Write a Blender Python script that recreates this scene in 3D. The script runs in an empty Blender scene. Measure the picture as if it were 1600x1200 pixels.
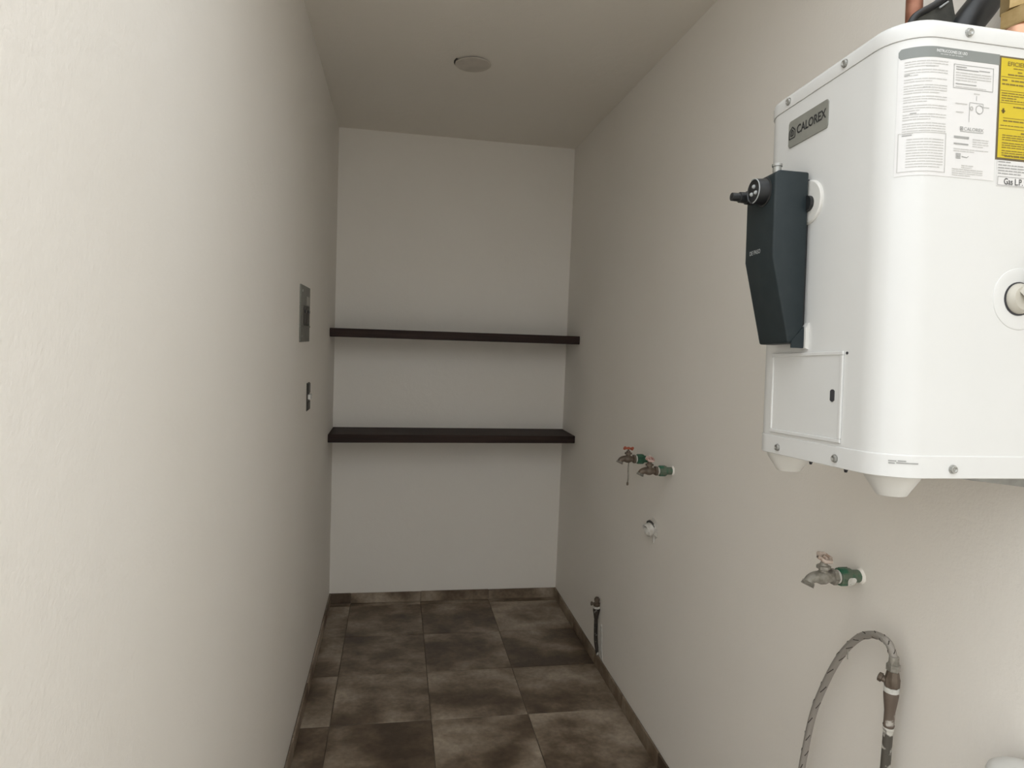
import bpy, bmesh, math, random
from mathutils import Vector, Matrix
random.seed(4)
PI = math.pi
scene = bpy.context.scene
C = scene.collection

# ------------------------------------------------------------------ camera
F_PX, YAW, PITCH, ROLL = 1022.34, 0.17676, -0.0670, 0.03932
D, XL, XR, ZC, H = 3.535, -0.3185, 0.9292, 1.4492, 2.5
fw = Vector((math.sin(YAW)*math.cos(PITCH), math.cos(YAW)*math.cos(PITCH), math.sin(PITCH)))
rt = Vector((math.cos(YAW), -math.sin(YAW), 0)); up = rt.cross(fw)
r2 = math.cos(ROLL)*rt + math.sin(ROLL)*up; u2 = -math.sin(ROLL)*rt + math.cos(ROLL)*up
cam = bpy.data.objects.new('camera', bpy.data.cameras.new('camera')); C.objects.link(cam)
cam.data.sensor_fit = 'HORIZONTAL'; cam.data.sensor_width = 36; cam.data.lens = F_PX/1600*36
cam.data.clip_start = 0.02
cam.matrix_world = Matrix(((r2.x, u2.x, -fw.x, 0), (r2.y, u2.y, -fw.y, 0), (r2.z, u2.z, -fw.z, ZC), (0, 0, 0, 1)))
scene.camera = cam

# ------------------------------------------------------------------ light: overcast sky, let in by an added open patio behind the camera
world = bpy.data.worlds.new('overcast_sky'); scene.world = world; world.use_nodes = True
bg = world.node_tree.nodes['Background']; bg.inputs['Color'].default_value = (0.94, 0.975, 1.0, 1); bg.inputs['Strength'].default_value = 1.0
vs = scene.view_settings
vs.view_transform = 'Standard'; vs.look = 'None'; vs.gamma = 1; vs.use_curve_mapping = False
vs.exposure = 1.15

# ------------------------------------------------------------------ materials
def newmat(name, col=(.8, .8, .8), rough=.5, metal=0.0, spec=None):
    m = bpy.data.materials.new(name); m.use_nodes = True
    b = m.node_tree.nodes['Principled BSDF']
    b.inputs['Base Color'].default_value = (*col, 1); b.inputs['Roughness'].default_value = rough; b.inputs['Metallic'].default_value = metal
    if spec is not None: b.inputs['Specular IOR Level'].default_value = spec
    return m
def N(m, kind, **kw):
    n = m.node_tree.nodes.new(kind)
    for k, v in kw.items():
        if k in n.inputs: n.inputs[k].default_value = v
        else: setattr(n, k, v)
    return n
def L(m, a, b): m.node_tree.links.new(a, b)
def bsdf(m): return m.node_tree.nodes['Principled BSDF']
def ramp(m, stops):
    r = m.node_tree.nodes.new('ShaderNodeValToRGB'); e = r.color_ramp.elements
    while len(e) < len(stops): e.new(0.5)
    for i, (p, c) in enumerate(stops): e[i].position = p; e[i].color = (*c, 1)
    return r
def mix_noise(name, c1, c2, scale, rough=.5, metal=0.0, lo=.4, hi=.6, bump=0.0, detail=4.0, bscale=None):
    m = newmat(name, c1, rough, metal)
    t = N(m, 'ShaderNodeTexCoord'); n = N(m, 'ShaderNodeTexNoise', Scale=scale, Detail=detail)
    L(m, t.outputs['Object'], n.inputs['Vector'])
    r = ramp(m, [(lo, c1), (hi, c2)]); L(m, n.outputs['Fac'], r.inputs['Fac']); L(m, r.outputs['Color'], bsdf(m).inputs['Base Color'])
    if bump:
        n2 = N(m, 'ShaderNodeTexNoise', Scale=bscale or scale*3, Detail=3.0); L(m, t.outputs['Object'], n2.inputs['Vector'])
        bp = N(m, 'ShaderNodeBump', Strength=bump, Distance=.002); L(m, n2.outputs['Fac'], bp.inputs['Height']); L(m, bp.outputs['Normal'], bsdf(m).inputs['Normal'])
    return m
def paint(name, c1, c2, s1=.25):
    m = newmat(name, c1, .62)
    bsdf(m).inputs['Specular IOR Level'].default_value = .3
    t = N(m, 'ShaderNodeTexCoord')
    n = N(m, 'ShaderNodeTexNoise', Scale=1.6, Detail=5.0); L(m, t.outputs['Object'], n.inputs['Vector'])
    r = ramp(m, [(.35, c1), (.68, c2)]); L(m, n.outputs['Fac'], r.inputs['Fac']); L(m, r.outputs['Color'], bsdf(m).inputs['Base Color'])
    a = N(m, 'ShaderNodeTexNoise', Scale=170.0, Detail=3.0); L(m, t.outputs['Object'], a.inputs['Vector'])
    b = N(m, 'ShaderNodeTexNoise', Scale=28.0, Detail=4.0); L(m, t.outputs['Object'], b.inputs['Vector'])
    v = N(m, 'ShaderNodeTexVoronoi', Scale=22.0); L(m, t.outputs['Object'], v.inputs['Vector'])
    vr = ramp(m, [(0.0, (1, 1, 1)), (.07, (0, 0, 0))]); L(m, v.outputs['Distance'], vr.inputs['Fac'])
    s = N(m, 'ShaderNodeMath', operation='MULTIPLY_ADD'); L(m, a.outputs['Fac'], s.inputs[0]); s.inputs[1].default_value = .45; L(m, b.outputs['Fac'], s.inputs[2])
    s2 = N(m, 'ShaderNodeMath', operation='MULTIPLY_ADD'); L(m, vr.outputs['Color'], s2.inputs[0]); s2.inputs[1].default_value = .25; L(m, s.outputs[0], s2.inputs[2])
    bp = N(m, 'ShaderNodeBump', Strength=s1, Distance=.004); L(m, s2.outputs[0], bp.inputs['Height']); L(m, bp.outputs['Normal'], bsdf(m).inputs['Normal'])
    return m
M = {}
M['wall'] = paint('wall_paint', (.885, .844, .780), (.905, .868, .810))
M['ceiling'] = paint('ceiling_paint', (.89, .842, .765), (.905, .862, .79), .3)
M['grout'] = mix_noise('grout', (.09, .07, .05), (.15, .12, .09), 9, .9)
def tilemat():
    m = newmat('cement_look_tile', (.1, .08, .06), .42)
    t = N(m, 'ShaderNodeTexCoord'); oi = N(m, 'ShaderNodeObjectInfo')
    sc = N(m, 'ShaderNodeVectorMath', operation='SCALE'); sc.inputs['Scale'].default_value = 31.0
    cx = N(m, 'ShaderNodeCombineXYZ'); L(m, oi.outputs['Random'], cx.inputs[0]); L(m, oi.outputs['Random'], cx.inputs[1]); L(m, oi.outputs['Random'], cx.inputs[2])
    L(m, cx.outputs[0], sc.inputs[0])
    ad = N(m, 'ShaderNodeVectorMath', operation='ADD'); L(m, t.outputs['Object'], ad.inputs[0]); L(m, sc.outputs[0], ad.inputs[1])
    mp = N(m, 'ShaderNodeMapping'); mp.inputs['Scale'].default_value = (1, 1.25, 1); L(m, ad.outputs[0], mp.inputs['Vector'])
    n = N(m, 'ShaderNodeTexNoise', Scale=4.0, Detail=6.0, Roughness=.55); L(m, mp.outputs[0], n.inputs['Vector'])
    r = ramp(m, [(.36, (.080, .054, .035)), (.47, (.150, .106, .070)), (.57, (.27, .21, .152)), (.70, (.43, .355, .275))])
    rr = N(m, 'ShaderNodeMath', operation='MULTIPLY_ADD'); L(m, oi.outputs['Random'], rr.inputs[0]); rr.inputs[1].default_value = .14
    sh = N(m, 'ShaderNodeMath', operation='ADD'); L(m, n.outputs['Fac'], rr.inputs[2]); L(m, rr.outputs[0], sh.inputs[0]); sh.inputs[1].default_value = -.035
    L(m, sh.outputs[0], r.inputs['Fac'])
    n2 = N(m, 'ShaderNodeTexNoise', Scale=60.0, Detail=5.0); L(m, ad.outputs[0], n2.inputs['Vector'])
    r2_ = ramp(m, [(.3, (.78, .78, .78)), (.7, (1.1, 1.1, 1.1))]); L(m, n2.outputs['Fac'], r2_.inputs['Fac'])
    mx = N(m, 'ShaderNodeMix', data_type='RGBA', blend_type='MULTIPLY'); mx.inputs[0].default_value = 1
    L(m, r.outputs['Color'], mx.inputs[6]); L(m, r2_.outputs['Color'], mx.inputs[7]); L(m, mx.outputs[2], bsdf(m).inputs['Base Color'])
    bp = N(m, 'ShaderNodeBump', Strength=.15, Distance=.001); L(m, n2.outputs['Fac'], bp.inputs['Height']); L(m, bp.outputs['Normal'], bsdf(m).inputs['Normal'])
    return m
M['tile'] = tilemat()
def woodmat():
    m = newmat('dark_stained_wood', (.03, .018, .014), .6, 0, .25)
    t = N(m, 'ShaderNodeTexCoord'); mp = N(m, 'ShaderNodeMapping'); mp.inputs['Scale'].default_value = (1.2, 26, 26); L(m, t.outputs['Object'], mp.inputs['Vector'])
    n = N(m, 'ShaderNodeTexNoise', Scale=2.5, Detail=6.0); L(m, mp.outputs[0], n.inputs['Vector'])
    r = ramp(m, [(.3, (.016, .008, .0065)), (.7, (.042, .023, .018))]); L(m, n.outputs['Fac'], r.inputs['Fac']); L(m, r.outputs['Color'], bsdf(m).inputs['Base Color'])
    bp = N(m, 'ShaderNodeBump', Strength=.15, Distance=.001); L(m, n.outputs['Fac'], bp.inputs['Height']); L(m, bp.outputs['Normal'], bsdf(m).inputs['Normal'])
    return m
M['wood'] = woodmat()
M['concrete'] = mix_noise('added_floor_concrete', (.55, .52, .47), (.62, .59, .54), 3, .85)  # for the added patio floor, kept pale to bounce light inward
M['enamel'] = mix_noise('white_enamel', (.70, .70, .685), (.72, .72, .705), 4, .27)
M['plastic_white'] = mix_noise('white_plastic', (.68, .67, .635), (.72, .71, .675), 6, .4)
M['box'] = mix_noise('charcoal_plastic', (.017, .025, .028), (.021, .029, .032), 40, .5)
bsdf(M['box']).inputs['Specular IOR Level'].default_value = .3
M['black'] = mix_noise('black_plastic', (.012, .013, .014), (.018, .019, .02), 30, .4)
M['slot'] = mix_noise('dark_slot', (.03, .03, .035), (.04, .04, .045), 30, .6)
M['hood'] = mix_noise('dark_grey_sheet_metal', (.040, .042, .038), (.060, .062, .056), 60, .5, .2)
M['grey_plate'] = mix_noise('grey_logo_plate', (.235, .235, .205), (.26, .26, .23), 30, .4)
M['spigot'] = mix_noise('beige_plastic', (.50, .475, .41), (.56, .53, .46), 20, .45)
M['ink'] = newmat('dark_ink', (.03, .03, .03), .6)
M['ink_grey'] = newmat('pale_grey_ink', (.52, .51, .49), .5)
M['ink_mid'] = newmat('mid_grey_ink', (.33, .33, .32), .5)
M['ink_white'] = newmat('white_ink', (.8, .8, .8), .5)
M['ink_silver'] = newmat('silver_ink', (.42, .44, .44), .4)
M['label'] = newmat('label_paper', (.72, .71, .70), .35)
M['label_grey'] = newmat('label_header_grey', (.22, .235, .225), .35)
M['yellow'] = newmat('label_yellow', (.60, .455, .012), .45)
M['yellow_edge'] = newmat('label_dark_border', (.12, .09, .045), .4)
M['ink_brown'] = newmat('label_ink_on_yellow', (.20, .14, .02), .5)
M['screw'] = mix_noise('screw_metal', (.34, .34, .32), (.5, .5, .48), 300, .35, .7)
M['steel'] = mix_noise('galvanised_steel', (.30, .30, .285), (.38, .38, .36), 40, .45, .6)
M['copper'] = mix_noise('copper', (.22, .085, .05), (.33, .15, .095), 30, .5, .5)
M['copper_bright'] = mix_noise('bright_copper', (.62, .34, .22), (.72, .42, .28), 30, .4, .6)
M['brass'] = mix_noise('brass', (.40, .28, .12), (.52, .38, .19), 40, .4, .6)
M['tap_brass'] = mix_noise('dull_bronze_brass', (.105, .078, .056), (.165, .13, .10), 60, .5, .3)
M['tap_grey'] = mix_noise('worn_nickel', (.25, .235, .20), (.36, .34, .30), 80, .45, .3)
M['green'] = mix_noise('green_pipe_plastic', (.018, .075, .042), (.032, .115, .065), 50, .45)
M['green_dusty'] = mix_noise('dusty_green_pipe_plastic', (.12, .155, .11), (.025, .13, .07), 45, .5, 0, .45, .62)
M['ptfe'] = mix_noise('thread_tape', (.60, .59, .54), (.72, .71, .67), 80, .6)
M['plaster'] = mix_noise('rough_plaster', (.60, .57, .52), (.74, .72, .68), 60, .9, 0, .4, .6, .6)
M['red'] = mix_noise('red_handle_paint', (.36, .085, .045), (.46, .14, .085), 60, .5)
M['pink'] = mix_noise('faded_pink_handle', (.62, .46, .42), (.42, .20, .17), 130, .6, 0, .5, .62)
M['bone'] = mix_noise('paint_spattered_handle', (.62, .52, .45), (.34, .24, .18), 130, .6, 0, .52, .64)
M['pipe_paint'] = mix_noise('iron_pipe_with_white_paint', (.10, .09, .075), (.66, .64, .58), 34, .6, .1, .52, .58)
M['pipe_brown'] = mix_noise('brown_coupling_with_paint', (.15, .115, .09), (.50, .47, .42), 40, .55, .1, .6, .66)
M['pipe_dark'] = mix_noise('dark_pipe_with_paint', (.035, .028, .022), (.5, .48, .43), 40, .6, .1, .6, .66)
M['breaker'] = mix_noise('grey_enamel_plate', (.155, .155, .135), (.19, .19, .165), 12, .45, .2)
M['breaker_dark'] = mix_noise('breaker_recess', (.035, .033, .028), (.05, .047, .04), 30, .5)
M['brown_black'] = mix_noise('brown_black_plastic', (.02, .016, .012), (.03, .025, .02), 30, .45)
M['sticker'] = mix_noise('pale_sticker', (.36, .35, .32), (.42, .41, .37), 30, .6)
def braid():
    m = newmat('braided_steel', (.4, .38, .35), .4, .35)
    t = N(m, 'ShaderNodeTexCoord'); sp = N(m, 'ShaderNodeSeparateXYZ'); L(m, t.outputs['UV'], sp.inputs[0])
    outs = []
    for sg in (1, -1):
        a = N(m, 'ShaderNodeMath', operation='MULTIPLY'); L(m, sp.outputs[0], a.inputs[0]); a.inputs[1].default_value = 12*sg
        b = N(m, 'ShaderNodeMath', operation='MULTIPLY_ADD'); L(m, sp.outputs[1], b.inputs[0]); b.inputs[1].default_value = 300.0; L(m, a.outputs[0], b.inputs[2])
        c = N(m, 'ShaderNodeMath', operation='MULTIPLY'); L(m, b.outputs[0], c.inputs[0]); c.inputs[1].default_value = 2*PI
        s = N(m, 'ShaderNodeMath', operation='SINE'); L(m, c.outputs[0], s.inputs[0]); outs.append(s)
    mul = N(m, 'ShaderNodeMath', operation='MULTIPLY'); L(m, outs[0].outputs[0], mul.inputs[0]); L(m, outs[1].outputs[0], mul.inputs[1])
    r = ramp(m, [(.0, (.26, .24, .21)), (.5, (.40, .37, .335)), (1.0, (.52, .49, .45))])
    mr = N(m, 'ShaderNodeMapRange'); mr.inputs[1].default_value = -1; mr.inputs[2].default_value = 1; L(m, mul.outputs[0], mr.inputs[0]); L(m, mr.outputs[0], r.inputs['Fac'])
    L(m, r.outputs['Color'], bsdf(m).inputs['Base Color'])
    bp = N(m, 'ShaderNodeBump', Strength=.5, Distance=.0006); L(m, mul.outputs[0], bp.inputs['Height']); L(m, bp.outputs['Normal'], bsdf(m).inputs['Normal'])
    return m
M['braid'] = braid()
M['strand'] = newmat('dark_braid_strand', (.07, .06, .05), .6)

# ------------------------------------------------------------------ mesh helpers
def link(name, me, mat, parent=None):
    o = bpy.data.objects.new(name, me); C.objects.link(o)
    if mat is not None and not me.materials: me.materials.append(M[mat] if isinstance(mat, str) else mat)
    if parent is not None: o.parent = parent
    return o
def finish(name, bm, mat, parent=None, smooth=None, bevel=0.0, seg=2):
    bmesh.ops.recalc_face_normals(bm, faces=bm.faces)
    me = bpy.data.meshes.new(name)
    if bevel:
        es = [e for e in bm.edges if len(e.link_faces) == 2 and e.calc_face_angle(0) > .6]
        bmesh.ops.bevel(bm, geom=es, offset=bevel, segments=seg, affect='EDGES', profile=.5, clamp_overlap=True)
    bm.to_mesh(me); bm.free()
    if smooth is not None:
        me.polygons.foreach_set('use_smooth', [True]*len(me.polygons))
        me.set_sharp_from_angle(angle=math.radians(smooth))
    return link(name, me, mat, parent)
def thing(name, label, cat, loc=(0, 0, 0), rot=(0, 0, 0), group=None):
    o = bpy.data.objects.new(name, None); C.objects.link(o); o.empty_display_size = .05
    o.location = loc; o.rotation_euler = rot; o['label'] = label; o['category'] = cat
    if group: o['group'] = group
    return o
def tag(o, label, cat, group=None):
    o['label'] = label; o['category'] = cat
    if group: o['group'] = group
    return o
def struct(o, label=None):
    o['kind'] = 'structure'
    if label: o['label'] = label
    return o
def bx(bm, x0, x1, y0, y1, z0, z1):
    v = [bm.verts.new(p) for p in ((x0, y0, z0), (x1, y0, z0), (x1, y1, z0), (x0, y1, z0), (x0, y0, z1), (x1, y0, z1), (x1, y1, z1), (x0, y1, z1))]
    for f in ((3, 2, 1, 0), (4, 5, 6, 7), (0, 1, 5, 4), (1, 2, 6, 5), (2, 3, 7, 6), (3, 0, 4, 7)): bm.faces.new([v[i] for i in f])
    return v
def frame_of(axis):
    axis = Vector(axis).normalized()
    a = Vector((0, 0, 1)) if abs(axis.z) < .9 else Vector((1, 0, 0))
    u = axis.cross(a).normalized(); return axis, u, axis.cross(u).normalized()
def lathe(bm, prof, origin=(0, 0, 0), axis=(0, 0, 1), n=24, phase=0.0, sx=1.0):
    """prof: list of (distance along axis, radius); closed with caps"""
    o = Vector(origin); ax, u, w = frame_of(axis); rings = []
    for d, r in prof:
        rings.append([bm.verts.new(o + ax*d + (u*math.cos(phase+2*PI*i/n)*sx + w*math.sin(phase+2*PI*i/n))*max(r, 1e-5)) for i in range(n)])
    for a, b in zip(rings, rings[1:]):
        for i in range(n): bm.faces.new((a[i], a[(i+1) % n], b[(i+1) % n], b[i]))
    bm.faces.new(rings[0][::-1]); bm.faces.new(rings[-1])
def smooth_path(pts, sub=8):
    P = [Vector(p) for p in pts]; out = []
    for i in range(len(P)-1):
        p0 = P[max(i-1, 0)]; p1 = P[i]; p2 = P[i+1]; p3 = P[min(i+2, len(P)-1)]
        for k in range(sub):
            t = k/sub
            out.append(.5*((2*p1)+(-p0+p2)*t+(2*p0-5*p1+4*p2-p3)*t*t+(-p0+3*p1-3*p2+p3)*t**3))
    out.append(P[-1]); return out
def tube(bm, pts, rad, n=12, uv=False, caps=True):
    P = [Vector(p) for p in pts]; m = len(P)
    T = [(P[min(i+1, m-1)]-P[max(i-1, 0)]).normalized() for i in range(m)]
    _, u, w = frame_of(T[0]); rings = []; ln = [0.0]
    for i in range(1, m): ln.append(ln[-1]+(P[i]-P[i-1]).length)
    frames = []
    for i in range(m):
        u = (u - T[i]*u.dot(T[i])).normalized(); w = T[i].cross(u)
        frames.append((P[i], u.copy(), w.copy(), ln[i]))
        r = rad(i/(m-1)) if callable(rad) else rad
        rings.append([bm.verts.new(P[i]+(u*math.cos(2*PI*k/n)+w*math.sin(2*PI*k/n))*r) for k in range(n)])
    lay = bm.loops.layers.uv.verify() if uv else None
    for i in range(m-1):
        for k in range(n):
            f = bm.faces.new((rings[i][k], rings[i][(k+1) % n], rings[i+1][(k+1) % n], rings[i+1][k]))
            if uv:
                for lp, (a, b) in zip(f.loops, ((k/n, ln[i]), ((k+1)/n, ln[i]), ((k+1)/n, ln[i+1]), (k/n, ln[i+1]))): lp[lay].uv = (a, b)
    if caps: bm.faces.new(rings[0][::-1]); bm.faces.new(rings[-1])
    return frames
def prism(bm, poly, d0, d1, place):
    """extrude 2-D polygon between depths d0 and d1; place(a, b, d) -> xyz"""
    A = [bm.verts.new(place(a, b, d0)) for a, b in poly]; B = [bm.verts.new(place(a, b, d1)) for a, b in poly]
    n = len(poly)
    bm.faces.new(A[::-1]); bm.faces.new(B)
    for i in range(n): bm.faces.new((A[i], A[(i+1) % n], B[(i+1) % n], B[i]))
def box_obj(name, mat, parent, x0, x1, y0, y1, z0, z1, bevel=0.0, smooth=None):
    bm = bmesh.new(); bx(bm, x0, x1, y0, y1, z0, z1); return finish(name, bm, mat, parent, smooth, bevel)
def lathe_obj(name, mat, parent, prof, origin=(0, 0, 0), axis=(0, 0, 1), n=24, smooth=35, phase=0.0):
    bm = bmesh.new(); lathe(bm, prof, origin, axis, n, phase); return finish(name, bm, mat, parent, smooth)
def tube_obj(name, mat, parent, pts, rad, n=12, uv=False, smooth=60):
    bm = bmesh.new(); tube(bm, pts, rad, n, uv); return finish(name, bm, mat, parent, smooth)
def text_mesh(body, size=1.0, align='LEFT', sx=1.0, bold=0.0):
    cu = bpy.data.curves.new('lettering', 'FONT'); cu.body = body; cu.size = size; cu.align_x = align; cu.align_y = 'CENTER'; cu.resolution_u = 3; cu.offset = bold
    o = bpy.data.objects.new('lettering', cu); C.objects.link(o)
    dg = bpy.context.evaluated_depsgraph_get(); dg.update()
    me = bpy.data.meshes.new_from_object(o.evaluated_get(dg)); bpy.data.objects.remove(o); bpy.data.curves.remove(cu)
    for v in me.vertices: v.co.x *= sx
    return me
def text_fit(body, u0, u1, v, height, align=None, bold=0.0):
    """text mesh stretched to run from u0 to u1, centred on v, cap height `height`"""
    me = text_mesh(body, 1.0, 'LEFT', 1.0, bold)
    xs = [w.co.x for w in me.vertices]; ys = [w.co.y for w in me.vertices]
    cy0 = min(ys); cy1 = max(ys)
    for w in me.vertices:
        w.co = (u0+(w.co.x-min(xs))/(max(xs)-min(xs))*(u1-u0), v+((w.co.y-cy0)/(cy1-cy0)-.5)*height, 0)
    return me

# ------------------------------------------------------------------ the room
TW = .12
YB = -1.0                                # how far the tiled floor and the right wall run back past the camera
YL = .4                                  # the left wall ends here, unseen, at the corner of the added patio
YC = 1.0                                 # the roof slab starts here; the unseen gap before it is added for skylight
def wall(name, x0, x1, y0, y1, z0, z1, mat='wall'):
    return struct(box_obj(name, mat, None, x0, x1, y0, y1, z0, z1))
wall('wall_left', XL-TW, XL, YL, D, -.05, H)
wall('wall_right', XR, XR+TW, YB, D, -.05, H)
wall('wall_back', XL-TW, XR+TW, D, D+TW, -.05, H)
wall('ceiling', XL-TW, XR+TW, YC, D+TW, H, H+.15, 'ceiling')
floor = wall('floor', XL, XR, YB, D, -.06, -.0025, 'grout')
bm = bmesh.new(); bx(bm, -6, 6, -3, YB, -.06, -.004); bx(bm, -6, XL, YB, YL, -.06, -.004)
struct(finish('floor_added', bm, 'concrete'))  # unseen patio floor, added with the opening that lets daylight in
wall('wall_added_rear', -6, 6, -3-TW, -3, -.05, H)  # unseen patio wall, added to shape the skylight from behind
wall('wall_added_side', -6, XL-TW, YL, YL+TW, -.05, H)  # unseen side wall of the same added patio
# floor tiles, each its own piece
G = .0016
xs = [XL+.001, -.205, .168, .543, XR-.001]
ys = [D-.002]; y = 3.490
while y > YB: ys.append(y); y -= .3635
ys.append(YB)
tile_cache = {}
def tile_mesh(w, d):
    k = (round(w, 3), round(d, 3))
    if k not in tile_cache:
        bm = bmesh.new(); bx(bm, -w/2+G, w/2-G, -d/2+G, d/2-G, -.008, 0)
        es = [e for e in bm.edges if all(v.co.z > -.001 for v in e.verts)]
        bmesh.ops.bevel(bm, geom=es, offset=.0012, segments=1, affect='EDGES')
        bmesh.ops.recalc_face_normals(bm, faces=bm.faces)
        me = bpy.data.meshes.new('tile'); bm.to_mesh(me); bm.free(); me.materials.append(M['tile']); tile_cache[k] = me
    return tile_cache[k]
for a, b in zip(xs, xs[1:]):
    for y1, y0 in zip(ys, ys[1:]):
        if y1-y0 < .012: continue
        o = link('tile', tile_mesh(b-a, y1-y0), None, floor); o.location = ((a+b)/2, (y0+y1)/2, random.uniform(-.0006, .0004))
# skirting of cut tiles
BB = .057; BT = .009
def skirting(name, p0, p1, cuts, inward):
    """strip of cut tiles along p0-p1; inward = unit vector away from wall"""
    p0 = Vector(p0); p1 = Vector(p1); d = (p1-p0); ln = d.length; d.normalize(); n = Vector(inward)
    def place(a, b, t): return p0 + d*a + n*t + Vector((0, 0, b))
    bm = bmesh.new(); prism(bm, [(0, .001), (ln, .001), (ln, BB-.003), (0, BB-.003)], .0, BT*.55, place)
    base = struct(finish(name, bm, 'grout'))
    for a, b in zip([0]+cuts, cuts+[ln]):
        bm = bmesh.new(); h = BB+random.uniform(-.0015, .0015)
        c = (a+b)/2; q = place(c, 0, 0)
        prism(bm, [(a-c+.0012, .001), (b-c-.0012, .001), (b-c-.0012, h), (a-c+.0012, h)], BT*.3, BT, lambda a_, b_, t: d*a_+n*t+Vector((0, 0, b_)))
        o = finish('tile', bm, 'tile', base, None, .0008, 1); o.location = q
skirting('baseboard_back', (XL, D, 0), (XR, D, 0), [.113, .487, .861], (0, -1, 0))
cl = [.045+.3635*k for k in range(0, 12) if .045+.3635*k < D-YB-.05]
skirting('baseboard_left', (XL, D-.0092, 0), (XL, YL, 0), [c+.14 for c in cl if c+.14 < D-YL-.05], (1, 0, 0))
skirting('baseboard_right', (XR, D-.0092, 0), (XR, YB, 0), cl, (-1, 0, 0))

# ------------------------------------------------------------------ shelves
def shelf(name, label, zl0, zl1, zr0, zr1, yf):
    bm = bmesh.new(); n = 12
    a, b = XL+.0012, XR-.0012
    rows = []
    for i in range(n+1):
        t = i/n; x = a+(b-a)*t; w = .0012*math.sin(5*t+zl0*7); y = yf+w
        rows.append([bm.verts.new(p) for p in ((x, y, zl0+(zr0-zl0)*t), (x, D-.001, zl0+(zr0-zl0)*t), (x, D-.001, zl1+(zr1-zl1)*t), (x, y, zl1+(zr1-zl1)*t))])
    for p, q in zip(rows, rows[1:]):
        for k in range(4): bm.faces.new((p[k], p[(k+1) % 4], q[(k+1) % 4], q[k]))
    bm.faces.new(rows[0][::-1]); bm.faces.new(rows[-1])
    o = finish(name, bm, 'wood', None, None, .0025, 2)
    return tag(o, label, 'shelf', 'shelves across the end wall')
shelf('wall_shelf', 'upper dark wooden shelf between the walls, seen edge-on at eye level', 1.432, 1.474, 1.440, 1.482, 3.262)
shelf('wall_shelf', 'lower dark wooden shelf between the walls with its top face showing', .915, .956, .926, .964, 3.268)

# ------------------------------------------------------------------ ceiling cover plate
t = thing('ceiling_cover_plate', 'round painted cover plate closing the lamp hole in the ceiling', 'cover plate', (.26, 2.575, H))
lathe_obj('plate', mix_noise('darker_ceiling_paint', (.60, .555, .49), (.66, .61, .54), 20, .7), t, [(0, .06), (.004, .069), (.0065, .066), (.0075, .05), (.0075, 0)], (0, 0, -.0015), (0.03, 0.0, -1), 40)  # plate colour is darker and greyer than the ceiling paint
for an, ln in ((2.85, .02), (3.35, .026)):
    bm = bmesh.new()
    for k in range(5):
        a0 = an+(k/4-.5)*ln/.07; bmesh.ops.create_icosphere(bm, subdivisions=1, radius=.0035, matrix=Matrix.Translation((.0705*math.cos(a0), .0705*math.sin(a0), -.001)))
    finish('edge_gap', bm, 'breaker_dark', t, 40)

# ------------------------------------------------------------------ breaker panel on the left wall (local: X out of the wall, Y along corridor, Z up)
t = thing('breaker_panel', 'grey metal breaker panel cover flush on the left wall', 'breaker panel', (XL, 2.375, 1.415))
bm = bmesh.new()
W = .112
for (y0, y1, z0, z1) in ((-W, W, 0, .052), (-W, -.05, .052, .125), (W-.012, W, .052, .125), (-W, W, .125, .192)):
    bx(bm, 0, .005, y0, y1, z0, z1)
finish('cover', bm, 'breaker', t, None, .001, 1)
box_obj('recess', 'breaker_dark', t, -.0, .0015, -.05, W-.012, .052, .125)
box_obj('window_lip', 'breaker', t, .005, .008, -.055, W-.008, .050, .056, .001)
for k in range(2):
    b = box_obj('breaker', 'brown_black', t, .0015, .0055, -.045+.07*k, .018+.07*k, .062, .118, .0015)
    box_obj('toggle', 'black', b, .0055, .0105, -.032+.07*k, .006+.07*k, .100, .110, .001)
box_obj('sticker', 'sticker', t, .005, .0056, .022, .092, .128, .158)
for z in (.02, .172):
    lathe_obj('screw', 'screw', t, [(0, .004), (.0015, .004), (.0022, .002)], (.005, -.08, z), (1, 0, 0), 12)

# ------------------------------------------------------------------ switch below it
t = thing('light_switch', 'narrow dark switch strip with a pale key, below the breaker panel', 'switch', (XL, 2.505, 1.16))
box_obj('mounting_frame', 'breaker_dark', t, 0, .003, -.034, .034, 0, .103, .001)
box_obj('module', 'brown_black', t, .003, .0065, -.028, .028, .064, .100, .001)
box_obj('module', 'brown_black', t, .003, .0065, -.028, .028, .003, .034, .001)
box_obj('key', 'plastic_white', t, .003, .013, -.020, .026, .042, .060, .002)

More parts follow.
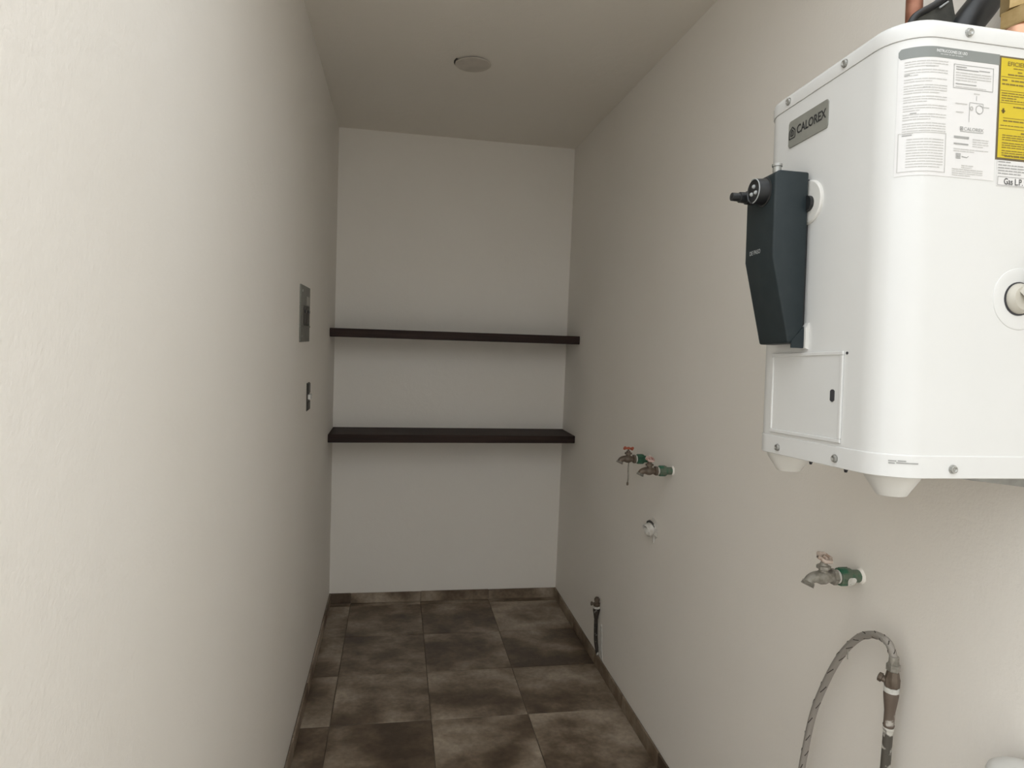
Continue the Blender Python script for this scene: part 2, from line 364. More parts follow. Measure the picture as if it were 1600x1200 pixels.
# ------------------------------------------------------------------ wall taps (local X = out of the wall)
def tap(name, label, loc, handle_kind, hmat, bodym, greenm, k=1.0):
    t = thing(name, label, 'tap', loc, (0, 0, PI), 'hose taps on the right wall')
    X = (1, 0, 0)
    bm = bmesh.new(); lathe(bm, [(0, .0165), (.003, .0150), (.005, .0128)], (0, 0, 0), X, 18)
    for v in bm.verts: v.co += Vector((0, random.uniform(-.001, .001), random.uniform(-.001, .001)))
    finish('plaster_collar', bm, 'wall', t, 60)
    c = lathe_obj('pipe_adapter', greenm, t, [(.004, .0125), (.022, .0125), (.024, .0165), (.048, .0175), (.0495, .016), (.0495, .012)], (0, 0, 0), X, 24)
    bm = bmesh.new()
    for i in range(10):
        a = 2*PI*i/10; ca, sa = math.cos(a)*.0170, math.sin(a)*.0170
        bx(bm, .026, .047, ca-.0012, ca+.0012, sa-.0012, sa+.0012)
    finish('grip_ribs', bm, greenm, c, None, .0006, 1)
    lathe_obj('thread_tape', 'ptfe', t, [(.0495, .0125), (.0505, .0138), (.0545, .0135), (.0555, .0115)], (0, 0, 0), X, 20)
    b = lathe_obj('valve_body', bodym, t, [(.0550, .0135), (.0555, .0142), (.0640, .0142), (.0650, .0105), (.072, .0112), (.080, .0142), (.088, .0142), (.094, .0118), (.100, .0095)], (0, 0, 0), X, 24)
    lathe_obj('inlet_nut', bodym, b, [(.0555, .0165), (.0635, .0165)], (0, 0, 0), X, 6, 20)
    sp = smooth_path([(.088, 0, .001), (.098, 0, .001), (.107, 0, -.0015), (.1125, 0, -.006), (.115, 0, -.0105)], 6)
    tube_obj('spout', bodym, b, sp, lambda q: .0118-.003*q, 16)
    lathe_obj('spout_ring', 'tap_grey', t, [(0, .0095), (.0012, .0125), (.0028, .0108), (.0042, .0128), (.0058, .0110), (.0072, .0130), (.0082, .0126), (.0082, .006)], (.1130, 0, -.0078), (.42, 0, -1), 20)
    lathe_obj('bonnet', bodym, t, [(.008, .0095), (.016, .0085), (.018, .0125), (.0235, .0125), (.0245, .0085), (.030, .0065), (.031, .0035), (.038, .0035)], (.083, 0, 0), (0, 0, 1), 6 if False else 18)
    lathe_obj('bonnet_nut', bodym, t, [(.0175, .0135), (.0235, .0135)], (.083, 0, 0), (0, 0, 1), 6, 20)
    z = .038
    if handle_kind == 'cross':
        bm = bmesh.new()
        lathe(bm, [(z-.002, .0065), (z+.004, .0065), (z+.006, .004)], (.083, 0, 0), (0, 0, 1), 16)
        for an in (0.35, 0.35+PI/2):
            for s in (1, -1):
                d = Vector((math.cos(an), math.sin(an), 0))*s
                tube(bm, [Vector((.083, 0, z+.001))+d*q for q in (.003, .012, .018, .0215)], lambda q: .0030+.0016*(q > .5), 10)
        finish('handle', bm, hmat, t, 50)
    else:
        bm = bmesh.new(); R = .0128
        ring = [Vector((.083+math.cos(2*PI*i/24)*R*(1+.10*math.cos(6*2*PI*i/24)), math.sin(2*PI*i/24)*R*(1+.10*math.cos(6*2*PI*i/24)), z+.002)) for i in range(25)]
        tube(bm, ring, .0038, 8, caps=False)
        for i in range(5):
            a = 2*PI*i/5+.3; tube(bm, [(.083, 0, z), (.083+R*math.cos(a), R*math.sin(a), z+.002)], .0020, 6)
        lathe(bm, [(z-.003, .0052), (z+.003, .0052), (z+.0045, .003)], (.083, 0, 0), (0, 0, 1), 12)
        o = finish('handle', bm, hmat, t, 50)
        pv = Matrix.Translation((.083, 0, z)) @ Matrix.Rotation(-.42, 4, 'X') @ Matrix.Rotation(-.15, 4, 'Y') @ Matrix.Translation((-.083, 0, -z))
        o.data.transform(pv)
    t.scale = (k, k, k)
    return t
t1 = tap('hose_tap', 'farthest brass hose tap, with a red cross handle and green adapter', (XR, 2.26, 1.032), 'cross', 'red', 'tap_brass', 'green')
tube_obj('hanging_strip', 'tap_grey', t1, smooth_path([(.080, 0, -.010), (.081, .001, -.04), (.079, 0, -.07), (.081, .001, -.088)], 4), .0026, 6)
lathe_obj('strip_end', 'tap_brass', t1, [(0, .0024), (.002, .0042), (.009, .0042), (.012, .002)], (.081, .001, -.086), (0, 0, -1), 8)
tap('hose_tap', 'brass hose tap with faded pink wheel handle, just right of the red-handled one', (XR, 2.055, 1.030), 'wheel', 'pink', 'tap_brass', 'green_dusty')
t3 = tap('hose_tap', 'nearest hose tap, greyish body with pale paint-spattered handle, below the water heater', (XR, 1.142, 1.004), 'wheel', 'bone', 'tap_grey', 'green_dusty')
bm = bmesh.new()
n_ = 18; c0 = bm.verts.new((.031, .0182, -.0065)); rr = []
for i in range(n_):
    a = 2*PI*i/n_; q = 1+.15*math.sin(3*a); th = -.35+.62*q*math.sin(a)
    rr.append(bm.verts.new((.031+.0090*q*math.cos(a), .0190*math.cos(th), .0190*math.sin(th))))
for i in range(n_): bm.faces.new((c0, rr[i], rr[(i+1) % n_]))
finish('paint_blotch', bm, 'ptfe', t3, 60)

# ------------------------------------------------------------------ broken drain outlet in the right wall
t = thing('drain_outlet', 'white drain pipe stub in a ragged hole of the right wall', 'drain outlet', (XR, 2.19, .792), (0, 0, PI))
bm = bmesh.new(); R0 = []; R1 = []; n_ = 22
for i in range(n_):
    a = 2*PI*i/n_; q = 1+.22*random.uniform(-1, 1)
    R0.append(bm.verts.new((.0005, .040*q*math.cos(a), .034*q*math.sin(a)))); R1.append(bm.verts.new((.008*random.uniform(.5, 1.3), .028*math.cos(a), .025*math.sin(a))))
R2 = [bm.verts.new((.001, .023*math.cos(2*PI*i/n_), .021*math.sin(2*PI*i/n_))) for i in range(n_)]
for a, b in ((R0, R1), (R1, R2)):
    for i in range(n_): bm.faces.new((a[i], a[(i+1) % n_], b[(i+1) % n_], b[i]))
finish('plaster_rim', bm, 'plaster', t, 40)
AX = (1, .15, -.42)
lathe_obj('gap', 'breaker_dark', t, [(0, .0285), (.0065, .0285), (.0065, .02)], (.002, -.003, .004), AX, 28)
bm = bmesh.new(); lathe(bm, [(.0, .0235), (.030, .0245), (.031, .0230), (.029, .0215), (.012, .021), (.012, .0)], (0, 0, .004), AX, 28)
for v in bm.verts: v.co += Vector((random.uniform(-1, 1), random.uniform(-1, 1), random.uniform(-1, 1)))*.0007
finish('pipe_stub', bm, 'plaster', t, 40)
bm = bmesh.new()
bmesh.ops.create_icosphere(bm, subdivisions=3, radius=.0185, matrix=Matrix.Translation((.016, .003, -.006)))
for v in bm.verts: v.co += Vector((random.uniform(-1, 1), random.uniform(-1, 1), random.uniform(-1, 1)))*.0016
finish('stuffing', bm, 'ptfe', t, 20)
bm = bmesh.new(); prism(bm, [(.006, -.026), (.022, -.022), (.020, -.046), (.010, -.052)], .0008, .006, lambda a, b, d: (d, a, b))
finish('plaster_chip', bm, 'plaster', t, None, .001, 1)
lathe_obj('bolt_hole', 'breaker_dark', t, [(0, .005), (.001, .005)], (.030, .002, .006), AX, 12)

# ------------------------------------------------------------------ low gas stub with a valve (far end of right wall)
t = thing('gas_stub', 'thin paint-streaked pipe with small brass valve low at the far right wall', 'pipe', (XR-.012, 2.735, .06))
tube_obj('pipe', 'pipe_dark', t, smooth_path([(.010, -.01, -.003), (.0, 0, .05), (-.003, .004, .12), (-.003, .006, .165)], 6), .0085, 12)
lathe_obj('reducer', 'pipe_dark', t, [(0, .0095), (.012, .011), (.035, .0155), (.045, .016), (.047, .013)], (-.003, .006, .16), (0, 0, 1), 16)
lathe_obj('thread_tape', 'ptfe', t, [(0, .0145), (.001, .0155), (.009, .0152), (.010, .013)], (-.003, .006, .206), (0, 0, 1), 16)
v = lathe_obj('valve_body', 'tap_brass', t, [(0, .014), (.002, .0155), (.014, .0155), (.016, .011), (.022, .0105), (.024, .0125), (.034, .0125), (.036, .009), (.040, .0085)], (-.003, .006, .216), (0, 0, 1), 8, 20)
lathe_obj('valve_handle', 'tap_brass', v, [(0, .006), (.010, .006), (.011, .009), (.018, .0085), (.019, .004)], (-.012, .006, .226), (-1, .25, .1), 10)
bm = bmesh.new(); prism(bm, [(-.050, -.002), (-.030, .05), (-.026, .11), (-.012, .15), (.002, .13), (.010, .05), (.014, -.002)], .0, .0022, lambda a, b, d: (.0118-d, a-.022, b))
finish('plaster_streak', bm, 'ptfe', t)

# ------------------------------------------------------------------ near riser with braided hose
PX, PY = .895, 1.0
t = thing('riser_pipe', 'paint-spattered riser pipe with angle valve standing by the right wall', 'pipe', (PX, PY, 0))
tube_obj('pipe', 'pipe_paint', t, [(0, 0, 0), (0, 0, .3), (0, 0, .6), (0, 0, .790)], .0082, 16)
lathe_obj('coupling', 'pipe_brown', t, [(0, .0085), (.004, .0098), (.006, .0088), (.030, .009), (.050, .0115), (.062, .0128), (.066, .012)], (0, 0, .778), (0, 0, 1), 18)
lathe_obj('seam_ring', 'pipe_paint', t, [(0, .009), (.002, .0098), (.005, .0096), (.006, .0085)], (0, 0, .772), (0, 0, 1), 18)
lathe_obj('thread_tape', 'ptfe', t, [(0, .0115), (.001, .0128), (.009, .0126), (.010, .011)], (0, 0, .8435), (0, 0, 1), 18)
v = lathe_obj('valve_body', 'tap_brass', t, [(0, .0115), (.002, .0128), (.016, .0128), (.020, .0115), (.026, .0105), (.030, .0095)], (0, 0, .8525), (0, 0, 1), 8, 25)
lathe_obj('valve_stem', 'tap_brass', v, [(0, .0060), (.007, .0060), (.008, .0085), (.014, .0080), (.015, .005)], (-.006, .006, .862), (-.6, .75, .25), 10)
t2 = thing('braided_hose', 'braided steel hose arching from the riser pipe valve down to the floor', 'hose', (PX, PY, .883))
lathe_obj('end_nut', 'tap_grey', t2, [(0, .0105), (.001, .0118), (.012, .0118), (.013, .0092), (.017, .0088)], (0, 0, 0), (0, 0, 1), 6, 20)
lathe_obj('ferrule', 'tap_grey', t2, [(.013, .0082), (.015, .0084), (.026, .0082), (.027, .0072)], (0, 0, 0), (0, 0, 1), 18)
path = smooth_path([(0, 0, .015), (0, .003, .028), (-.003, .010, .044), (-.006, .022, .050), (-.007, .043, .047), (-.008, .071, .032), (-.009, .094, .009), (-.010, .119, -.025), (-.011, .145, -.073), (-.012, .169, -.130),
                    (-.013, .186, -.179), (-.014, .197, -.230), (-.015, .203, -.276), (-.016, .209, -.322), (-.020, .215, -.45), (-.030, .220, -.65), (-.050, .225, -.81), (-.090, .230, -.866), (-.150, .235, -.876)], 6)
bm = bmesh.new(); fr = tube(bm, path, .0068, 16, True)
hz = finish('hose', bm, 'braid', t2, 60)
bm = bmesh.new()                                  # dark tracer strand wound into the braid
for s0 in range(2, len(fr)-6, 5):
    pts = []
    for k in range(4):
        P_, u_, w_, l_ = fr[s0+k//2] if k < 4 else fr[s0+1]
        f = k/3*1.6; P_ = fr[s0][0].lerp(fr[s0+2][0], k/3); a = 2.2+.9*(k/3)+(s0 % 3)*.5
        for off in (0,): pts.append(P_+(u_*math.cos(a)+w_*math.sin(a))*.00655)
    tube(bm, pts, .0011, 5)
    a0 = a+PI; tube(bm, [fr[s0][0].lerp(fr[s0+2][0], q)+(fr[s0][1]*math.cos(a0+.9*q)+fr[s0][2]*math.sin(a0+.9*q))*.00655 for q in (0, .35, .7, 1)], .0011, 5)
finish('tracer_strand', bm, 'strand', hz, 60)['kind'] = 'stuff'
tube_obj('loose_strand', 'tap_grey', hz, [(-.016, .098, -.008), (-.020, .092, -.016), (-.021, .090, -.023)], .0013, 5)

# ------------------------------------------------------------------ white vent pipe, its cap just reaching into the picture
t = thing('capped_pipe', 'white capped plastic pipe barely showing in the bottom right corner', 'pipe', (.8825, .735, -.006))
lathe_obj('pipe', 'plastic_white', t, [(.006, .041), (.85, .041)], (0, 0, 0), (0, 0, 1), 40)
lathe_obj('cap', 'plastic_white', t, [(.829, .043), (.831, .0455), (.868, .0455), (.874, .0435), (.880, .036), (.8845, .02), (.8855, 0)], (0, 0, 0), (0, 0, 1), 40)

# ------------------------------------------------------------------ the water heater (local frame, leaning slightly as in the photo)
HB = (.76, .86, 1.297); LEAN = -.049
X0, Y0, RC = -.16, -.1535, .05
X1, Y1 = .155, .1595
Z0, Z1 = -.008, .562
ht = thing('water_heater', 'white enamelled gas water heater hung high on the right wall', 'water heater', HB, (LEAN, 0, 0))
def outline(off=0.0, n=10, r=RC):
    pts = []
    for cx, cy, a0 in ((X0+r, Y0+r, PI), (X1-r, Y0+r, 1.5*PI), (X1-r, Y1-r, 0), (X0+r, Y1-r, .5*PI)):
        for i in range(n+1):
            a = a0+.5*PI*i/n; pts.append((cx+(r+off)*math.cos(a), cy+(r+off)*math.sin(a)))
    return pts
def shell(name, mat, levels, parent):
    """levels: list of (z, outward offset)"""
    bm = bmesh.new(); rings = []
    for z, off in levels: rings.append([bm.verts.new((x, y, z)) for x, y in outline(off)])
    n = len(rings[0])
    for a, b in zip(rings, rings[1:]):
        for i in range(n): bm.faces.new((a[i], a[(i+1) % n], b[(i+1) % n], b[i]))
    bm.faces.new(rings[0][::-1]); bm.faces.new(rings[-1])
    return finish(name, bm, mat, parent, 40)
shell('casing', 'enamel', [(Z0+.004, -.002), (.018, -.002), (.019, 0), (.06, 0), (.5, 0), (.538, 0), (.539, -.002), (.55, -.002)], ht)
rim = shell('bottom_rim', 'enamel', [(Z0, -.012), (Z0, .0004), (Z0+.0008, .0012), (Z0+.0016, .0012), (.0190, .0012), (.0200, .0012), (.0208, .0006), (.0215, -.001)], ht)
cap = shell('top_cap', 'enamel', [(.5385, -.0015), (.5385, .0014), (.540, .0018), (.553, .0018), (.558, .0006), (.561, -.003), (.5625, -.008), (.5635, -.03), (.5635, -.09)], ht)
def S(s, z, off=0.0):
    """point on the casing: s runs from the front flat (negative) round the near corner to the side flat"""
    q = RC*PI/2
    if s < 0: return Vector((X0-off, Y0+RC-s, z))
    if s < q: return Vector((X0+RC-(RC+off)*math.cos(s/RC), Y0+RC-(RC+off)*math.sin(s/RC), z))
    return Vector((X0+RC+s-q, Y0-off, z))
def patch(bm, s0, s1, z0, z1, off):
    n = max(1, int(abs(s1-s0)/.004)) if s0 < RC*PI/2 and s1 > 0 else 1
    v = [[bm.verts.new(S(s0+(s1-s0)*i/n, z, off)) for z in (z0, z1)] for i in range(n+1)]
    for a, b in zip(v, v[1:]): bm.faces.new((a[0], b[0], b[1], a[1]))
def thick_patch(bm, s0, s1, z0, z1, off0, off1, rad=0.0):
    n = max(2, int(abs(s1-s0)/.0025)); rows = []
    for i in range(n+1):
        s = s0+(s1-s0)*i/n; e = min(i, n-i)/n*abs(s1-s0); cut = 0.0
        if rad and e < rad: cut = rad-math.sqrt(max(0, rad*rad-(rad-e)**2))
        rows.append([bm.verts.new(S(s, z, o)) for z, o in ((z0+cut, off0), (z1-cut, off0), (z1-cut, off1), (z0+cut, off1))])
    for a, b in zip(rows, rows[1:]):
        for k in range(4): bm.faces.new((a[k], a[(k+1) % 4], b[(k+1) % 4], b[k]))
    bm.faces.new(rows[0][::-1]); bm.faces.new(rows[-1])
def outline_patch(bm, s0, s1, z0, z1, w, off):
    patch(bm, s0, s1, z0, z0+w, off); patch(bm, s0, s1, z1-w, z1, off); patch(bm, s0, s0+w, z0, z1, off); patch(bm, s1-w, s1, z0, z1, off)
def lettering(name, body, s0, s1, z, h, off, mat, parent, bold=0.0):
    me = text_fit(body, s0, s1, z, h, None, bold)
    for v in me.vertices: v.co = S(v.co.x, v.co.y, off)
    return link(name, me, mat, parent)
# screws
def screw(s, z, off, parent):
    p = S(s, z, off); d = (S(s, z, 1.0)-S(s, z, 0.0)).normalized()
    o = lathe_obj('screw', 'screw', parent, [(0, .0058), (.0008, .0058), (.001, .0048), (.0032, .0046), (.0036, .0034), (.0024, .0015), (.0024, 0)], p, d, 12, 25)
    return o
for s, z in ((-.1810, .003), (-.0437, .004), (.1222, .004)): screw(s, z, .0016, rim)
for s, z in ((-.186, .5485), (-.055, .5485), (.1181, .5480)): screw(s, z, .0018, cap)
# feet
for fx, fy in ((X0+.058, Y0+.058), (X0+.045, Y1-.042)):
    lathe_obj('foot', 'plastic_white', ht, [(-.032, .016), (-.031, .0185), (-.008, .033), (-.002, .035), (.0, .035)], (fx, fy, Z0), (0, 0, 1), 28)
# logo plate on the front
lp = None
bm = bmesh.new(); thick_patch(bm, -.1835, -.0885, .4735, .5145, .0, .0018, .004)
lp = finish('logo_plate', bm, 'grey_plate', ht, 30); lp['label'] = 'grey brand plate with dark lettering'
lettering('lettering', 'CALOREX', -.1615, -.0915, .4955, .0140, .0021, 'ink', lp, .028)
bm = bmesh.new()                                    # house-shaped emblem with a flame
s_, z_, w_ = -.1735, .4945, .0022
def poly_patch(bm, pts, off): bm.faces.new([bm.verts.new(S(a, b, off)) for a, b in pts])
def stroke(bm, a, b, w, off):
    a = Vector(a); b = Vector(b); d = (b-a).normalized(); n = Vector((-d.y, d.x))*w/2
    poly_patch(bm, [tuple(a-n), tuple(b-n), tuple(b+n), tuple(a+n)], off)
e = .0075
for a, b in (((-e, -.008), (e, -.008)), ((-e, -.008), (-e, .003)), ((e, -.008), (e, .003)), ((-e, .003), (0, .0095)), ((e, .003), (0, .0095)), ((-.0035, -.004), (-.0035, .0015)), ((.0035, -.004), (.0035, .0015)), ((-.0035, .0015), (0, .005)), ((.0035, .0015), (0, .005)), ((-.0035, -.004), (.0035, -.004)), ((0, -.003), (0, .002))):
    stroke(bm, (s_+a[0], z_+a[1]), (s_+b[0], z_+b[1]), w_, .0021)
finish('emblem', bm, 'ink', lp)
# burner door
bm = bmesh.new(); s0, s1, z0, z1 = -.205, -.0345, .026, .152; fw_ = .0055
for a in ((s0, s1, z0, z0+fw_), (s0, s1, z1-fw_, z1), (s0, s0+fw_, z0+fw_, z1-fw_), (s1-fw_, s1, z0+fw_, z1-fw_)): thick_patch(bm, *a, .0, .0032)
dr = finish('access_door', bm, 'enamel', ht, None, .001, 2)
bm = bmesh.new(); thick_patch(bm, s0+fw_, s1-fw_, z0+fw_, z1-fw_, .0, .0014); finish('door_panel', bm, 'enamel', dr, 30)
bm = bmesh.new(); thick_patch(bm, -.0588, -.0500, .0818, .0990, .001, .0022, .002); finish('latch_slot', bm, 'slot', dr, 30)
bm = bmesh.new(); lathe(bm, [(0, .002), (.001, .002)], S(-.029, .149, 0), (-1, 0, 0), 8); finish('rivet', bm, 'slot', dr)
# control box: side profile in (x, z), extruded along y
prof = [(-.166, .4185), (-.214, .4185), (-.221, .412), (-.2205, .292), (-.1905, .165), (-.166, .165)]
bm = bmesh.new(); prism(bm, prof, .016, .094, lambda a, b, d: (a, d, b))
cb = finish('control_box', bm, 'box', ht, 30, .003, 3)
box_obj('back_spacer', 'black', cb, -.167, X0, .024, .088, .18, .41)
lathe_obj('white_gasket', 'plastic_white', cb, [(0, .0325), (.002, .0325), (.004, .0305), (.0045, .012)], (X0, .022, .375), (-1, 0, 0), 40)
lathe_obj('shaft_hub', 'black', cb, [(0, .0115), (.007, .0115)], (X0-.003, .0165, .372), (-1, 0, 0), 24)
kn = lathe_obj('control_knob', 'black', cb, [(-.002, .0215), (.001, .0215), (.002, .0195), (.017, .0185), (.018, .0175), (.0165, .0165), (.0165, 0)], (-.2205, .045, .392), (-1, 0, 0), 36)
bm = bmesh.new()
ri = [Vector((-.2388, .045+.0178*math.cos(2*PI*i/40), .392+.0178*math.sin(2*PI*i/40))) for i in range(8, 31)]
tube(bm, ri, .0008, 6)
finish('dial_ring', bm, 'ink_silver', kn)
bm = bmesh.new()
for a in (PI/2, PI/2+2.1, PI/2-2.1):
    c = Vector((-.2375, .045+.0068*math.cos(a), .392+.0068*math.sin(a)))
    bmesh.ops.create_icosphere(bm, subdivisions=2, radius=.0032, matrix=Matrix.Translation(c))
finish('dial_symbols', bm, 'ink_silver', kn, 40)
lathe_obj('igniter_button', 'black', cb, [(0, .0105), (.012, .0100), (.013, .0085), (.023, .0082), (.024, .0065), (.036, .0062), (.037, .004)], (-.2195, .078, .391), (-1, 0, 0), 20)
lathe_obj('top_stud', 'steel', cb, [(0, .0062), (.010, .0062), (.0105, .0075), (.014, .0075), (.015, .005)], (-.2075, .034, .4175), (0, 0, 1), 14)
me = text_fit('DE PASO', 0, .030, 0, .0066, None, .01)
for v in me.vertices: v.co = Vector((-.2216, .078-v.co.x, .3045+v.co.y))
link('lettering', me, 'ink_silver', cb)
bm = bmesh.new(); prism(bm, [(-.166, .19), (-.166, .158), (-.186, .158), (-.186, .168), (-.170, .186)], .0145, .0165, lambda a, b, d: (a, d, b)); finish('bottom_clip', bm, 'box', cb)
bm = bmesh.new(); prism(bm, [(X0, .196), (X0, .156), (-.1655, .158), (-.1655, .188)], .011, .022, lambda a, b, d: (a, d, b)); finish('clip_seat', bm, 'plastic_white', cb)
# instruction sheet wrapped round the near corner
bm = bmesh.new(); thick_patch(bm, .0325, .1640, .3690, .5275, .0002, .0005)
il = finish('instruction_label', bm, 'label', ht, 30); il['label'] = 'white instruction sheet with a grey header'
bm = bmesh.new(); thick_patch(bm, .0325, .0500, .5140, .5272, .0004, .0007, .0035); thick_patch(bm, .0440, .1655, .5140, .5272, .0004, .00071); finish('header', bm, 'label_grey', il, 30)
lettering('lettering', 'INSTRUCCIONES DE USO', .0745, .1180, .5223, .0036, .0010, 'ink_white', il, .01)
lettering('lettering', 'Lea antes de usar el equipo', .0800, .1120, .5183, .0022, .0010, 'ink_white', il)
OFF = .0009
fine = bmesh.new(); mid = bmesh.new(); rnd = random.Random(7)
def para(bm, s0, s1, z, n, dz=.0033, h=.0011, last=.5):
    for i in range(n):
        e_ = s1 if i < n-1 else s0+(s1-s0)*last
        s = s0
        while s < e_-.001:
            w = min(rnd.uniform(.004, .014), e_-s); patch(bm, s, s+w-.0007, z-i*dz-h/2, z-i*dz+h/2, OFF); s += w
z = .5095
for n_, la in ((3, .75), (3, .3), (2, .6), (4, .8), (3, .5), (3, .35), (3, .6), (5, .25)):
    para(fine, .0395, .0920, z, n_, .0031, .0010, la); z -= n_*.0031+.0016
patch(mid, .0625, .0730, .5025, .5035, OFF); patch(mid, .0605, .068, .4765, .4775, OFF); patch(mid, .0395, .0455, .4930, .4940, OFF); patch(mid, .047, .054, .4450, .4460, OFF)
outline_patch(fine, .0352, .0928, .3735, .4220, .0008, OFF); patch(mid, .0395, .050, .4180, .4192, OFF)
para(fine, .0445, .0900, .4135, 11, .0034, .0010, .9)
outline_patch(mid, .0998, .1574, .4790, .5085, .0006, OFF)
patch(mid, .1030, .1180, .5048, .5060, OFF); patch(mid, .1030, .1350, .5018, .5030, OFF); patch(mid, .136, .152, .5028, .5038, OFF)
para(fine, .1030, .1550, .4985, 4, .0031, .0011, .6); patch(mid, .1030, .1330, .4840, .4852, OFF); para(fine, .1030, .1480, .4812, 1, .003, .0008, 1)
# small diagram of the heater
for a, b in (((.1244, .4389), (.1244, .4630)), ((.1244, .4630), (.1440, .4630)), ((.1440, .4630), (.1440, .4585)), ((.1340, .466), (.1340, .472))): stroke(mid, a, b, .0006, OFF)
for i in range(16):
    a, b = 2*PI*i/16, 2*PI*(i+1)/16; stroke(mid, (.1390+.0052*math.cos(a), .4555+.0052*math.sin(a)), (.1390+.0052*math.cos(b), .4555+.0052*math.sin(b)), .0008, OFF)
for i in range(10):
    a, b = 2*PI*i/10, 2*PI*(i+1)/10; stroke(fine, (.1275+.002*math.cos(a), .4560+.0022*math.sin(a)), (.1275+.002*math.cos(b), .4560+.0022*math.sin(b)), .0016, OFF)
for a in ((.104, .121, .4605), (.105, .116, .4500), (.1445, .1530, .4590), (.1300, .1385, .4745)): patch(fine, a[0], a[1], a[2]-.0006, a[2]+.0006, OFF)
finish('fine_print', fine, 'ink_grey', il); 
for a in ((.104, .1255, .4190, .0028), (.104, .125, .4108, .0018)): patch(mid, a[0], a[1], a[2]-a[3]/2, a[2]+a[3]/2, OFF)
fine = bmesh.new()
para(fine, .131, .155, .4178, 4, .0029, .0010, .7); para(fine, .104, .155, .4045, 2, .0026, .0009, .6)
para(fine, .116, .134, .3845, 2, .0025, .0010, .9); para(fine, .103, .148, .3795, 4, .0025, .0010, .6)
finish('fine_print', fine, 'ink_grey', il)
for i in range(4): patch(mid, .1075, .1145, .3925+i*.0018, .3936+i*.0018, OFF)
stroke(mid, (.116, .3955), (.1235, .3945), .0010, OFF); stroke(mid, (.1235, .3945), (.126, .3965), .0008, OFF)
finish('dark_print', mid, 'ink_mid', il)['kind'] = 'stuff'
lettering('lettering', 'CALOREX', .1175, .1463, .4300, .0042, .0010, 'ink_mid', il, .008)
bm = bmesh.new(); outline_patch(bm, .1120, .1162, .4278, .4325, .0008, OFF); patch(bm, .1133, .1149, .429, .431, OFF); patch(bm, .1125, .1460, .4262, .4268, OFF); finish('emblem', bm, 'ink_mid', il)
# yellow energy label
YS0, YS1 = .1655, .283
bm = bmesh.new(); thick_patch(bm, YS0, YS1, .3965, .5262, .0002, .0006)
yl = finish('energy_label', bm, 'yellow_edge', ht, 30); yl['label'] = 'yellow energy efficiency label with dark border'
bm = bmesh.new(); patch(bm, YS0+.0022, YS1-.0022, .3990, .5238, .0009); finish('yellow_field', bm, 'yellow', yl)
OFF = .0012
lettering('lettering', 'EFICIENCIA ENERGÉTICA', .1775, .2710, .5178, .0068, OFF, 'ink_brown', yl, .012)
bm = bmesh.new()
def yl_lines(rows):
    for s0, s1, z_, h in rows:
        s = s0
        while s < s1-.001:
            w = min(rnd.uniform(.004, .011), s1-s); patch(bm, s, s+w-.0009, z_-h/2, z_+h/2, OFF); s += w
yl_lines([(.1860, .262, .5115, .0010), (.1925, .200, .5072, .0014), (.2035, .256, .5072, .0014), (.1780, .270, .5035, .0016)])
for z_ in (.5003, .4830, .4680, .4355): patch(bm, YS0+.003, YS1-.003, z_-.0003, z_+.0003, OFF)
yl_lines([(.1700, .1785, .4962, .0018), (.1835, .205, .4962, .0016), (.1700, .245, .4912, .0018), (.1700, .275, .4800, .0011), (.1700, .275, .4770, .0012), (.1700, .193, .4738, .0012), (.1700, .262, .4708, .0011), (.1880, .245, .4635, .0016)])
patch(bm, .1735, .272, .4487, .4493, OFF); yl_lines([(.1740, .272, .4455, .0016), (.1700, .270, .4395, .0010), (.2010, .238, .4312, .0020)])
for i in range(9): yl_lines([(.1735, .276, .4275-i*.00285-(.0012 if i > 2 else 0)-(.0012 if i > 5 else 0), .0011)])
yl_lines([(.1780, .265, .4012, .0014)])
poly_patch(bm, [(.1700, .4575), (.1735, .4600), (.1770, .4575), (.1735, .4545)], OFF); patch(bm, .1722, .1748, .4545, .4610, OFF)
finish('fine_print', bm, 'ink_brown', yl)
# gas type label under it
bm = bmesh.new(); thick_patch(bm, .1685, .2800, .3635, .3960, .0002, .0005)
gl = finish('gas_type_label', bm, 'label', ht, 30)
bm = bmesh.new(); OFF = .0009
outline_patch(bm, .1698, .2300, .3645, .3758, .0006, OFF)
yl_lines([(.1700, .190, .3940, .0013), (.1700, .270, .3900, .0013), (.1700, .275, .3865, .0013), (.1700, .268, .3830, .0013), (.1700, .205, .3795, .0013)])
finish('fine_print', bm, 'ink_mid', gl)
lettering('lettering', 'Gas L.P.', .1795, .2075, .3700, .0080, OFF, 'ink', gl, .006)
# serial text on the bottom rim (the square code beside it is left out)
bm = bmesh.new(); OFF = .0019
for a, b, z_ in ((.0395, .0480, .0128), (.0495, .0585, .0131), (.0395, .0465, .0100), (.0480, .0725, .0106)): patch(bm, a, b, z_-.0007, z_+.0007, OFF)
finish('serial_print', bm, 'ink_mid', rim)
# drain opening with hose spout on the side
dh = lathe_obj('drain_ring', 'enamel', ht, [(0, .0395), (.0008, .039), (.0014, .036), (.0010, .030), (.0010, .019)], (.022, Y0, .2225), (0, -1, 0), 48)
lathe_obj('drain_hole', 'slot', dh, [(.0011, .0215), (.0018, .0215), (.0018, .019)], (.020, Y0, .2225), (0, -1, 0), 32)
lathe_obj('drain_spigot', 'spigot', dh, [(.0005, .0196), (.003, .0196), (.006, .0180), (.009, .0150)], (.0205, Y0, .2228), (.05, -1, 0.02), 32)
tube_obj('drain_handle', 'spigot', dh, [(.024, Y0-.004, .226), (.033, Y0-.014, .236), (.042, Y0-.018, .252), (.052, Y0-.020, .268)], .0130, 16)
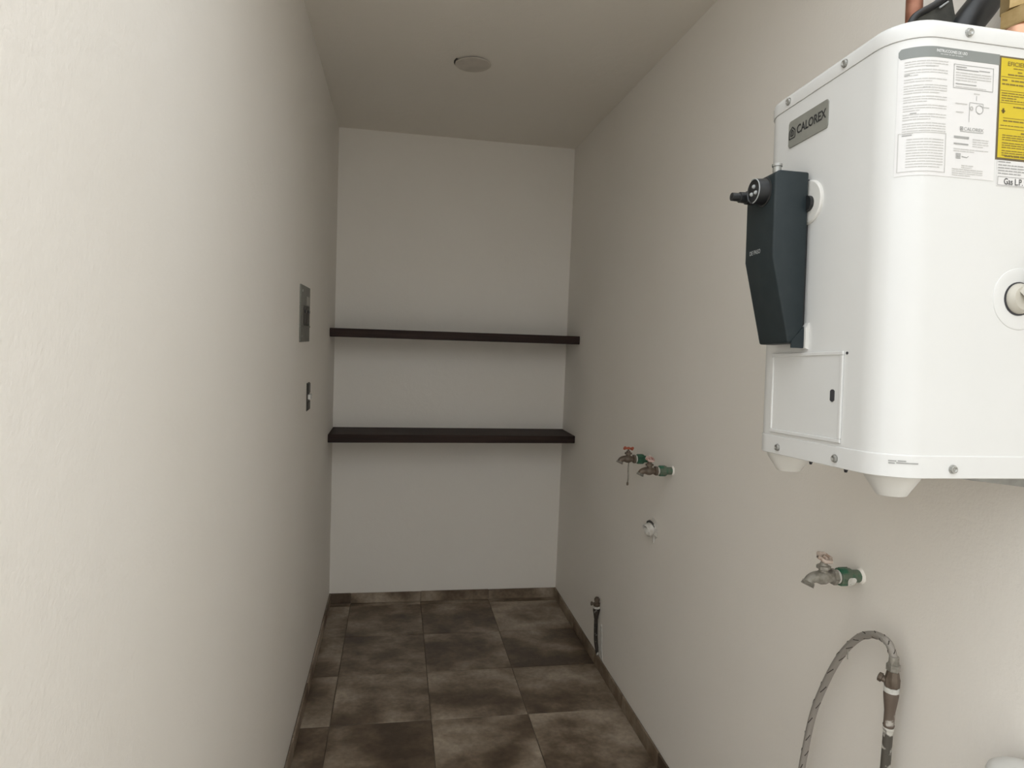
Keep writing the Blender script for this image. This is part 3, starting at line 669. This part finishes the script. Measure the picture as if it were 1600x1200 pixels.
# underside bracket
bm = bmesh.new()
prism(bm, [(-.030, .002), (.16, .002), (.16, -.0255), (.10, -.020), (-.030, -.006)], -.100, -.097, lambda a, b, d: (a, d, Z0+b))
bx(bm, -.03, .16, -.097, -.05, Z0-.003, Z0)
finish('support_bracket', bm, 'steel', ht)
for bx_, by_ in ((-.125, .045), (-.125, -.035)):
    bm = bmesh.new(); prism(bm, [(by_-.008, 0), (by_+.006, 0), (by_+.002, -.011), (by_-.001, -.011)], bx_-.001, bx_+.001, lambda a, b, d: (d, a, Z0+b))
    bx(bm, bx_, bx_+.004, by_-.045, by_, Z0-.004, Z0); finish('burner_tray_tab', bm, 'slot', ht)
# vent hood and hose on top
bm = bmesh.new()
prism(bm, [(-.022, .563), (-.024, .640), (-.016, .654), (.012, .672), (.045, .696), (.049, .680), (.052, .668), (.060, .655), (.060, .563)], -.002, .002, lambda a, b, d: (a, d, b))
hd = finish('vent_hood', bm, 'hood', ht)
tube_obj('hood_lip', 'black', hd, smooth_path([(-.026, -.004, .638), (-.016, -.004, .655), (.012, -.004, .673), (.045, -.004, .697), (.075, -.004, .712)], 5), .0052, 10)
tube_obj('hood_highlight', 'ink_silver', hd, [(.022, -.006, .671), (.036, -.006, .6815)], .0014, 6)  # silver bar puts in the highlight along the folded edge as colour
tube_obj('vent_hose', 'black', ht, smooth_path([(.052, 0, .562), (.060, 0, .62), (.077, 0, .656), (.107, 0, .697), (.126, 0, .745), (.122, 0, .795), (.095, 0, .83)], 8), .0232, 24)
# copper pipe and brass union on top of the heater
cp = thing('copper_pipe', 'old copper water pipe rising from the heater top beside the vent hood', 'pipe', HB, (LEAN, 0, 0))
tube_obj('pipe', 'copper', cp, [(.010, .03, .5637), (.010, .03, .8), (.010, .03, 1.15)], .0118, 20)
lathe_obj('solder_sleeve', 'copper', cp, [(0, .0132), (.02, .0132), (.022, .012)], (.010, .03, .5637), (0, 0, 1), 20)
bf = thing('brass_union', 'brass pipe union on the heater top at the right picture edge', 'pipe fitting', HB, (LEAN, 0, 0))
lathe_obj('copper_collar', 'copper_bright', bf, [(.5637, .027), (.606, .027), (.609, .025)], (.091, -.08, 0), (0, 0, 1), 32)
lathe_obj('hex_nut', 'brass', bf, [(.609, .029), (.611, .0305), (.632, .0305), (.634, .028)], (.091, -.08, 0), (0, 0, 1), 6, 20, .2)
lathe_obj('union_body', 'brass', bf, [(.634, .0285), (.70, .0285), (.702, .024), (.72, .024)], (.091, -.08, 0), (0, 0, 1), 8, 20, .1)
tube_obj('pipe', 'copper', bf, [(.091, -.08, .72), (.091, -.08, 1.15)], .0118, 16)
